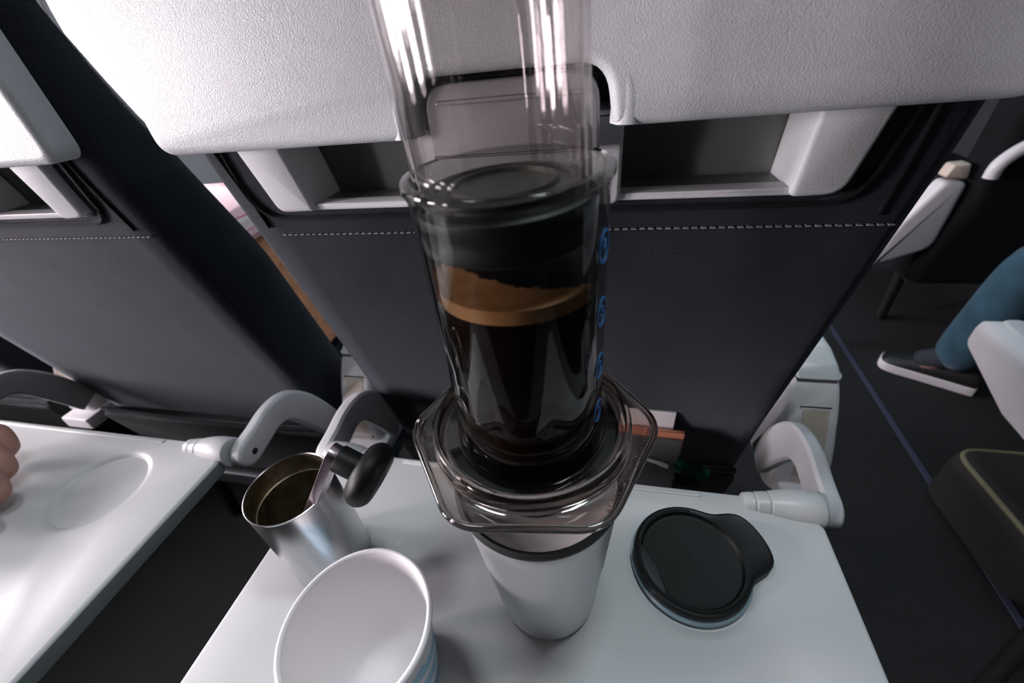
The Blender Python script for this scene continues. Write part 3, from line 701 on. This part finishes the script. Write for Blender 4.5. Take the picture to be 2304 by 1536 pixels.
def crank():
    A = Vector((-.1945, .1140, .052)); B = Vector((-.1500, .1330, .1270))    # bar runs from inside the cup up past its rim
    root = empty('crank_handle', A); tag(root, 'flat steel crank with round black knob leaning in the steel cup', 'crank handle')
    ax = (B-A).normalized(); out = Vector((.86, -.06, -.46)); out = (out-ax*out.dot(ax)).normalized(); wd = ax.cross(out).normalized()
    L = (B-A).length
    bm = bmesh.new(); ol = rpoly([(-.0065, 0), (.0065, 0), (.0065, L), (-.0065, L)], .0063, 8)
    slab(bm, ol, -.0042, .0018, lambda u, v, w: wd*u+ax*v+out*w, .0004, 2); link('crank_bar', bm, M['steel_bar'], root)
    c = ax*(L-.0068)
    F3 = lambda p: c+wd*p.x+ax*p.y+out*p.z
    bm = bmesh.new(); lathe(bm, [(0, .0018), (.0080, .0018), (.0083, .0024), (.0083, .0165), (0, .0165)], 40, F3); kn = link('knob_shaft', bm, M['black'], root, smooth=35)
    bm = bmesh.new()
    pr = [(0, .0140), (.0120, .0146), (.0168, .0168), (.0196, .0210), (.0194, .0256), (.0165, .0296), (.0122, .0314), (.0068, .0310), (.0056, .0294), (.0054, .0264), (0, .0262)]
    lathe(bm, [tuple(v) for v in spline(pr, 4)], 56, F3); link('knob', bm, M['black'], root, smooth=60)
    return root
crank()

# ------------------------------------------------------------------ paper cup
pc = empty('paper_cup', (-.1160, .0630, 0)); tag(pc, 'white paper cup with pale blue print, nearest the camera', 'cup')
bm = bmesh.new(); lathe(bm, [(0, .004), (.0245, .004), (.0250, .0005), (.0262, .0005), (.0366, .0800)], 96); link('cup_wall', bm, M['cupprint'], pc, smooth=50)
bm = bmesh.new(); lathe(bm, [(.0366, .0800), (.0358, .0805), (.0268, .0180), (.0245, .0095), (.0200, .0062), (0, .0050)], 96); link('inside', bm, M['paper_in'], pc, smooth=50)
bm = bmesh.new(); ring = [(.0374+.0016*math.cos(a), .0806+.0018*math.sin(a)) for a in [2*PI*i/12 for i in range(12)]]
lathe(bm, ring, 96, closed=True); rim = link('rolled_rim', bm, M['paper'], pc, smooth=80)
for a in (118, 143, 200):
    bm = bmesh.new(); r = math.radians(a); c = Vector((.0386*math.cos(r), .0386*math.sin(r), .0810))
    lathe(bm, [(0, -.0008), (.0006, -.0005), (.0008, 0), (.0006, .0005), (0, .0008)], 10, lambda p: p+c); link('water_droplet', bm, M['plunger'], pc)

# ------------------------------------------------------------------ black lid lying in the tray recess
lid = empty('tumbler_lid', (.0672, .1620, -.0026), (0, 0, math.radians(24))); tag(lid, 'black round lid with a thumb tab and blue-grey gasket on the right of the tray', 'lid')
def lidshape(R, tab, n=96, tw=.35):
    out = []
    for i in range(n):
        a = 2*PI*i/n; d = (a+PI) % (2*PI)-PI
        out.append(Vector((1, 0)).xy*0+Vector(((R+tab*(1/(1+math.exp((abs(d)-tw)/.075))))*math.cos(a), (R+tab*(1/(1+math.exp((abs(d)-tw)/.075))))*math.sin(a))))
    return out
bm = bmesh.new(); lathe(bm, [(0, 0), (.0385, 0), (.0402, .0010), (.0406, .0028), (.0400, .0044), (.0385, .0052), (0, .0052)], 96); link('gasket', bm, M['gasket'], lid, smooth=50)
bm = bmesh.new(); ol = lidshape(.0388, .0170, tw=.50)
sl_layers = [(0.0005, .0054), (0, .0062), (0, .0100), (.0008, .0113), (.0022, .0118), (.0034, .0113)]
rings = [[bm.verts.new((p.x, p.y, z)) for p in offset(ol, i_)] for i_, z in sl_layers]
inn = [[bm.verts.new((R*math.cos(2*PI*i/96), R*math.sin(2*PI*i/96), z)) for i in range(96)] for R, z in ((.0340, .0112), (.0334, .0100), (.0325, .0086), (.0300, .0083))]
seq = rings+inn
for a, b_ in zip(seq, seq[1:]):
    for i in range(96): bm.faces.new((a[i], a[(i+1) % 96], b_[(i+1) % 96], b_[i]))
bm.faces.new(rings[0]); bm.faces.new(inn[-1]); link('lid_body', bm, M['black'], lid, smooth=35)
bm = bmesh.new(); tube(bm, [(.0352*math.cos(math.radians(a)), .0352*math.sin(math.radians(a)), .0116) for a in range(60, 150, 5)], .0007, 6); link('rim_line', bm, M['black_matte'], lid)
# sliding mouthpiece at the far edge, opposite the tab
bm = bmesh.new(); slab(bm, rpoly([(-.0375, -.015), (-.0280, -.020), (-.0255, 0), (-.0280, .020), (-.0375, .015)], [.004, .005, .01, .005, .004], 5), .0082, .0108, XYZ, .0010, 3); link('drink_spout', bm, M['black_matte'], lid)
bm = bmesh.new()
for i in range(9): box(bm, -.0008, .0008, -.016+.0040*i, -.0145+.0040*i, .0082, .0086, .0002)
for x in (.012, -.012): lathe(bm, [(0, .0082), (.0011, .0082), (.0009, .0086), (0, .0087)], 12, lambda p: p+Vector((x, .002, 0)))
mk = link('raised_marks', bm, M['black'], lid, smooth=0); mk['kind'] = 'stuff'

# ------------------------------------------------------------------ seats across the aisle
# armrest across the aisle, seen from behind and above
bm = bmesh.new(); a0 = Vector((.645, .742)); ar = empty('armrest', (.66, .50, -.30)); L = Vector((-.66, -.50, .30))
slab(bm, rpoly([(.300, -.150), (.748, -.150), (.745, -.205), (.60, -.245), (.300, -.245)], [.01, .022, .026, .03, .01], 6), -.030, .030,
     lambda u, v, w: (.668+w-.09*(.74-u), u, v), .012, 4)
bmesh.ops.translate(bm, vec=L, verts=bm.verts); link('housing', bm, M['white_arm'], ar, smooth=45)
bm = bmesh.new(); slab(bm, rpoly([(.30, -.017), (.735, -.017), (.735, .017), (.30, .017)], .014, 5), 0, .006, lambda u, v, w: (.678+v-.09*(.74-u), u, -.1515+w), .004, 3)
bmesh.ops.translate(bm, vec=L, verts=bm.verts); link('arm_pad', bm, M['frame'], ar, smooth=45)
bm = bmesh.new(); tube(bm, [(.66, .36, FLOOR+.004), (.66, .42, -.24)], .012, 10); bmesh.ops.translate(bm, vec=L, verts=bm.verts); link('armrest_strut', bm, M['seatlegs'], ar)
tag(ar, 'long white armrest across the aisle, reaching into the right edge', 'armrest')

far = empty('airline_seat', (1.25, 1.45, FLOOR)); tag(far, 'dark seat two rows ahead across the aisle with pale side panel and white hoop', 'seat')
def farpart(nm, bm, mat, **k):
    bmesh.ops.translate(bm, vec=(-1.25, -1.45, -FLOOR), verts=bm.verts); return link(nm, bm, mat, far, **k)
bm = bmesh.new(); slab(bm, rpoly([(.955, -.46), (1.46, -.46), (1.46, .46), (1.03, .46), (.99, .10), (1.0, -.18)], [.05, .05, .08, .08, .05, .05], 6), 0, .12, lambda u, v, w: (u+.0, 1.50-w-.1*(v), v), .035, 5); farpart('backrest', bm, M['fabric_dark'])
bm = bmesh.new(); slab(bm, rpoly([(.80, -.46), (.850, -.385), (.985, -.325), (.990, -.125), (.930, -.120), (.87, -.24)], [.02, .05, .05, .02, .02, .05], 5), 0, .05, lambda u, v, w: (u, 1.47-w, v), .015, 4); farpart('side_panel', bm, M['white_arm'])
bm = bmesh.new(); slab(bm, rpoly([(.925, -.112), (.985, -.118), (.975, -.075), (.935, -.078)], .008, 4), 0, .04, lambda u, v, w: (u, 1.465-w, v), .006, 3); farpart('cream_insert', bm, M['cream'])
bm = bmesh.new(); pts = spline([(.993, 1.37, -.10), (.999, 1.37, -.060), (1.045, 1.37, -.018), (1.12, 1.37, -.012), (1.25, 1.37, -.03)], 6); tube(bm, pts, .0165, 14); farpart('hoop', bm, M['white_arm'])
bm = bmesh.new(); box(bm, .98, 1.44, 1.50, 1.95, -.33, -.20, .04); farpart('seat_cushion', bm, M['fabric_dark'])
for xx in (1.02, 1.40):
    bm = bmesh.new(); tube(bm, [(xx, 1.55, FLOOR+.005), (xx, 1.55, -.32)], .018, 10); farpart('leg', bm, M['seatlegs'])

near = empty('airline_seat', (1.25, .60, FLOOR)); tag(near, 'dark cushioned seat across the aisle that carries the passenger in jeans', 'seat')
def npart(nm, bm, mat, **k):
    bmesh.ops.translate(bm, vec=(-1.25, -.60, -FLOOR), verts=bm.verts); return link(nm, bm, mat, near, **k)
bm = bmesh.new(); box(bm, .98, 1.46, .46, .98, -.36, -.235, .04); npart('seat_cushion', bm, M['fabric_dark'])
bm = bmesh.new(); slab(bm, rpoly([(.99, -.36), (1.45, -.36), (1.45, .50), (.99, .50)], .06, 5), 0, .09, lambda u, v, w: (u, .45-w-.12*v, v), .03, 4); npart('backrest', bm, M['fabric_dark'])
for xx in (1.14, 1.42):
    bm = bmesh.new(); tube(bm, [(xx, .60, FLOOR+.005), (xx, .60, -.35)], .018, 10); npart('leg', bm, M['seatlegs'])

# bag on the floor under the near armrest
bag = empty('travel_bag', (.92, .66, FLOOR)); tag(bag, 'black soft bag with olive piping on the floor across the aisle', 'bag')
ol = rpoly([(-.145, -.165), (.14, -.175), (.16, .125), (-.155, .125)], [.07, .05, .05, .06], 8)
bm = bmesh.new(); slab(bm, ol, 0, .155, XYZ, .035, 6); link('body', bm, M['bag'], bag)
bm = bmesh.new(); o2 = offset(ol, .012); pts = [(p.x, p.y, .146) for p in o2]; tube(bm, pts+[pts[0]], .0055, 8, cap=False); link('piping', bm, M['khaki'], bag)
bm = bmesh.new(); tube(bm, spline([(-.06, 0, .15), (-.05, 0, .20), (0, 0, .215), (.05, 0, .20), (.06, 0, .15)], 5), .009, 8); link('carry_strap', bm, M['bag'], bag)

# ------------------------------------------------------------------ people
def person(name, loc, label, joints, shirt, trousers, shoes=None):
    root = empty(name, loc); tag(root, label, 'person')
    return root
def build_seated(root, hip, knees, ankles, toes, chest, neck, head, elbows, hands, shirt, trousers):
    H = Vector(hip); o = -Vector(root.location)
    T = lambda v: tuple(Vector(v)+o)
    # body: one continuous skin mesh from pelvis to feet, head and hands
    V = [T(hip)+(.125, .10)]; E_ = []
    def add(p, r, par, r2=None): V.append(T(p)+(r, r2 or r)); E_.append((par, len(V)-1)); return len(V)-1
    mid = add(Vector(hip).lerp(Vector(chest), .5), .115, 0, .09); ch = add(chest, .13, mid, .095); nk0 = add(Vector(chest).lerp(Vector(neck), .6), .075, ch, .07)
    nk = add(neck, .05, nk0); 
    for s, (kn, an, to) in enumerate(zip(knees, ankles, toes)):
        sg = -1 if s == 0 else 1
        a = add(H+Vector((sg*.085, .06, -.01)), .082, 0); b_ = add(Vector(H+Vector((sg*.085, .06, -.01))).lerp(Vector(kn), .5), .074, a); c = add(kn, .060, b_)
        d_ = add(Vector(kn).lerp(Vector(an), .35), .055, c); e = add(Vector(an), .036, d_); add(Vector(an).lerp(Vector(to), .55)+Vector((0, 0, -.02)), .034, e)
    hands_ix = []
    for s, (el, ha) in enumerate(zip(elbows, hands)):
        sg = -1 if s == 0 else 1
        sh = add(Vector(chest)+Vector((sg*.165, 0, .10)), .055, ch); m1 = add(Vector(chest).lerp(Vector(el), .5)+Vector((sg*.09, 0, .05)), .045, sh); e = add(el, .038, m1)
        w = add(Vector(el).lerp(Vector(ha), .85), .026, e); add(ha, .032, w, .018)
    body = skin('body', V, E_, M['skin'], root)
    # five fingers on each hand
    for s, (el, ha) in enumerate(zip(elbows, hands)):
        sg = -1 if s == 0 else 1; d_ = (Vector(ha)-Vector(el)).normalized(); sd = d_.cross(Vector((0, 0, 1))).normalized()
        FV, FE = [T(Vector(ha))+(.018, .012)], []
        for q, ln in enumerate((.068, .076, .070, .055)):
            b0 = Vector(ha)+sd*((q-1.5)*.018)+d_*.02; i0 = len(FV)
            FV += [T(b0)+(.0085,), T(b0+d_*ln*.5+Vector((0, 0, -.004)))+(.008,), T(b0+d_*ln+Vector((0, 0, -.02)))+(.0068,)]
            FV[-3] += (.0085,); FV[-2] += (.008,); FV[-1] += (.0068,)
            FE += [(0, i0), (i0, i0+1), (i0+1, i0+2)]
        b0 = Vector(ha)-sd*sg*.028; i0 = len(FV); FV += [T(b0)+(.010, .010), T(b0+d_*.03-sd*sg*.018)+(.0085, .0085)]; FE += [(0, i0), (i0, i0+1)]
        skin('hand', FV, FE, M['skin'], root)
    # head with a face
    hd = Vector(head)+o; bm = bmesh.new(); bmesh.ops.create_uvsphere(bm, u_segments=32, v_segments=24, radius=1)
    for v in bm.verts:
        x, y, z = v.co
        f_ = max(0, y); jaw = max(0, -z)
        X = x*.074*(1-.32*jaw); Y = y*.095*(1-.10*jaw); Z = z*.118
        Y += f_**6*(.026*math.exp(-(x/.16)**2-((z+.12)/.16)**2)+.008*math.exp(-(x/.30)**2-((z+.45)/.07)**2)+.012*math.exp(-(x/.3)**2-((z+.85)/.18)**2)
                    - .010*(math.exp(-((x-.36)/.17)**2-((z-.06)/.12)**2)+math.exp(-((x+.36)/.17)**2-((z-.06)/.12)**2)))
        v.co = Vector((X, Y, Z))+hd
    link('head', bm, M['skin'], root, smooth=80)
    for sg in (-1, 1):
        bm = bmesh.new(); bmesh.ops.create_uvsphere(bm, u_segments=14, v_segments=10, radius=.0115)
        bmesh.ops.translate(bm, vec=hd+Vector((sg*.028, .078, .008)), verts=bm.verts); link('eye', bm, M['eye'], root)
        bm = bmesh.new(); bmesh.ops.create_uvsphere(bm, u_segments=14, v_segments=10, radius=1)
        for v in bm.verts: v.co = Vector((v.co.x*.010, v.co.y*.018, v.co.z*.030))+hd+Vector((sg*.074, -.004, -.006))
        link('ear', bm, M['skin'], root)
    bm = bmesh.new(); bmesh.ops.create_uvsphere(bm, u_segments=28, v_segments=20, radius=1)
    for v in bm.verts:
        x, y, z = v.co; cut = 1 if (y < .35 or z > .52) else .86
        v.co = Vector((x*.084*cut, (y*.106-.008)*cut, z*.125*cut+.010))+hd
    link('hair', bm, M['hair'], root, smooth=80)
    # clothes over the body
    V2, E2 = [T(Vector(hip)+Vector((0, 0, .03)))+(.145, .115)], []
    def add2(p, r, par, r2=None): V2.append(T(p)+(r, r2 or r)); E2.append((par, len(V2)-1)); return len(V2)-1
    mid = add2(Vector(hip).lerp(Vector(chest), .5), .135, 0, .108); ch = add2(chest, .148, mid, .112); add2(Vector(chest).lerp(Vector(neck), .55), .085, ch, .078)
    for s, (el, ha) in enumerate(zip(elbows, hands)):
        sg = -1 if s == 0 else 1
        sh = add2(Vector(chest)+Vector((sg*.165, 0, .10)), .068, ch); add2(Vector(chest).lerp(Vector(el), .55)+Vector((sg*.085, 0, .045)), .057, sh)
    skin('shirt', V2, E2, shirt, root)
    V3, E3 = [T(Vector(hip))+(.142, .115)], []
    for s, (kn, an) in enumerate(zip(knees, ankles)):
        sg = -1 if s == 0 else 1; base = len(V3); a = H+Vector((sg*.085, .06, -.01))
        for p, r in ((a, .096), (Vector(a).lerp(Vector(kn), .5), .089), (Vector(kn), .079), (Vector(kn).lerp(Vector(an), .35), .072), (Vector(kn).lerp(Vector(an), 1.12), .066)): V3.append(T(p)+(r, r))
        E3 += [(0, base), (base, base+1), (base+1, base+2), (base+2, base+3), (base+3, base+4)]
    skin('trousers', V3, E3, trousers, root)
    for an, to in zip(ankles, toes):
        A = Vector(an); m1 = A.lerp(Vector(to), .35)
        skin('sock', [T(A+Vector((0, 0, .07)))+(.040, .040), T(A)+(.041, .041), T((m1.x, m1.y, FLOOR+.062))+(.040, .036), T((A.lerp(Vector(to), .6).x, A.lerp(Vector(to), .6).y, FLOOR+.050))+(.034, .028)], [(0, 1), (1, 2), (2, 3)], M['shirt_dark'], root); B = Vector(to); dr = (B-A); dr.z = 0; dr.normalize(); sd = Vector((-dr.y, dr.x, 0)); G = Vector((A.x, A.y, FLOOR)); Ls = (Vector((B.x, B.y, 0))-Vector((A.x, A.y, 0))).length+.07
        ol = [Vector((u, v)) for u, v in ((-.07, -.022), (-.06, -.034), (0, -.036), (Ls*.35, -.046), (Ls*.62, -.045), (Ls*.72, -.02), (Ls*.72, .02), (Ls*.62, .04), (Ls*.3, .038), (0, .036), (-.06, .034), (-.07, .022))]
        ol = [Vector((p[0], p[1])) for p in spline([tuple(p) for p in ol]+[tuple(ol[0])], 3)][:-1]
        bm = bmesh.new(); slab(bm, ol, 0, .028, lambda u, v, w: G+dr*u+sd*v+Vector((0, 0, w+.001+.012*max(0, (u/Ls-.5))))+o, .004, 3); so = link('shoe_sole', bm, M['sole'], root)
        bm = bmesh.new(); rings = []
        o3 = offset(ol, .003)
        for ins, z in ((0, .028), (0, .045), (.006, .060), (.016, .075)):
            rr = []
            for p in offset(o3, ins):
                t = max(0, min(1, (p.x+.02)/(Ls*.7))); zz = z*(1-t*.42) if z > .03 else z
                rr.append(bm.verts.new(G+dr*p.x+sd*p.y+Vector((0, 0, zz+.002+.012*max(0, (p.x/Ls-.5))))+o))
            rings.append(rr)
        for a, b_ in zip(rings, rings[1:]):
            for i in range(len(a)): bm.faces.new((a[i], a[(i+1) % len(a)], b_[(i+1) % len(a)], b_[i]))
        bm.faces.new(rings[0]); bm.faces.new(rings[-1]); link('shoe_upper', bm, M['shoe'], root)

p1 = empty('person', (1.18, .62, -.22)); tag(p1, 'seated person in blue jeans and black white-soled shoes across the aisle', 'person')
build_seated(p1, (1.20, .60, -.14), [(1.035, 1.14, -.215), (1.32, 1.10, -.19)], [(1.03, 1.185, -.565), (1.33, 1.16, -.565)], [(.905, 1.265, -.63), (1.36, 1.34, -.63)],
             (1.20, .50, .20), (1.20, .50, .40), (1.20, .53, .53), [(.99, .66, .06), (1.42, .66, .06)], [(1.08, .88, -.09), (1.32, .88, -.09)], M['shirt_dark'], M['jeans'])
bm = bmesh.new(); slab(bm, rpoly([(-.14, -.12), (.13, -.12), (.12, .13), (-.13, .12)], .04, 5), 0, .265, lambda u, v, w: (u*(1-.25*w), v*(1-.2*w)+.006*math.sin(u*40), w+.004*math.sin(v*50)*(w > .1)), .03, 4)
bk = link('folded_blanket', bm, M['blanket']); bk.location = (-.69, .60, -.184); tag(bk, 'tan folded blanket on the seat beyond the gap between seat backs', 'blanket')
bm = bmesh.new(); slab(bm, rpoly([(-.125, -.11), (.125, -.11), (.115, .12), (-.12, .11)], .04, 5), 0, .055, lambda u, v, w: (u, v+.005*math.sin(u*50), w+.004*math.sin(v*60+u*30)), .02, 4)
sf = link('striped_scarf', bm, M['scarf']); sf.location = (-.685, .60, .088); tag(sf, 'pink, white and red scarf lying on the tan blanket beyond the gap', 'scarf')

# hand of the neighbour resting at the edge of the left tray: fist seen from the thumb side
hp = empty('person', (-.66, .10, .012)); tag(hp, 'curled hand of the neighbour on the left tray at the photo edge', 'person')
def PT(x, y, z, r, r2=None): return (x+.66, y-.10, z-.012, r, r2 or r)
V = [PT(-.86, -.10, .04, .034, .03), PT(-.76, .00, .040, .028, .024), PT(-.700, .062, .036, .026, .022), PT(-.665, .105, .034, .034, .020), PT(-.630, .135, .036, .034, .016)]
skin('hand', V, [(0, 1), (1, 2), (2, 3), (3, 4)], M['skin'], hp)
fing = [[(-.635, .165, .040), (-.602, .172, .040), (-.594, .166, .022), (-.612, .158, .013)],
        [(-.620, .142, .042), (-.572, .150, .040), (-.560, .143, .022), (-.580, .134, .013)],
        [(-.620, .120, .040), (-.545, .128, .038), (-.534, .121, .021), (-.556, .112, .013)],
        [(-.630, .100, .036), (-.530, .104, .032), (-.518, .098, .019), (-.540, .090, .013)]]
for q, f4 in enumerate(fing):
    r = (.0105, .0108, .0104, .0092)[q]
    skin('finger', [PT(*f4[0], r)]+[PT(*f4[1], r), PT(*f4[2], r*.92), PT(*f4[3], r*.8)], [(0, 1), (1, 2), (2, 3)], M['skin'], hp)
skin('thumb', [PT(-.668, .085, .036, .013), PT(-.615, .078, .034, .0115), PT(-.512, .086, .022, .0100)], [(0, 1), (1, 2)], M['skin'], hp)
bm = bmesh.new(); tube(bm, [(-.22, -.22, .034), (-.10, -.10, .030), (-.075, -.073, .028)], [.045, .040, .036], 20); link('sleeve', bm, M['shirt_dark'], hp)

# ------------------------------------------------------------------ lift everything so the floor lies at z = 0
for o in list(SC.objects):
    if o.parent is None: o.location.z += -FLOOR
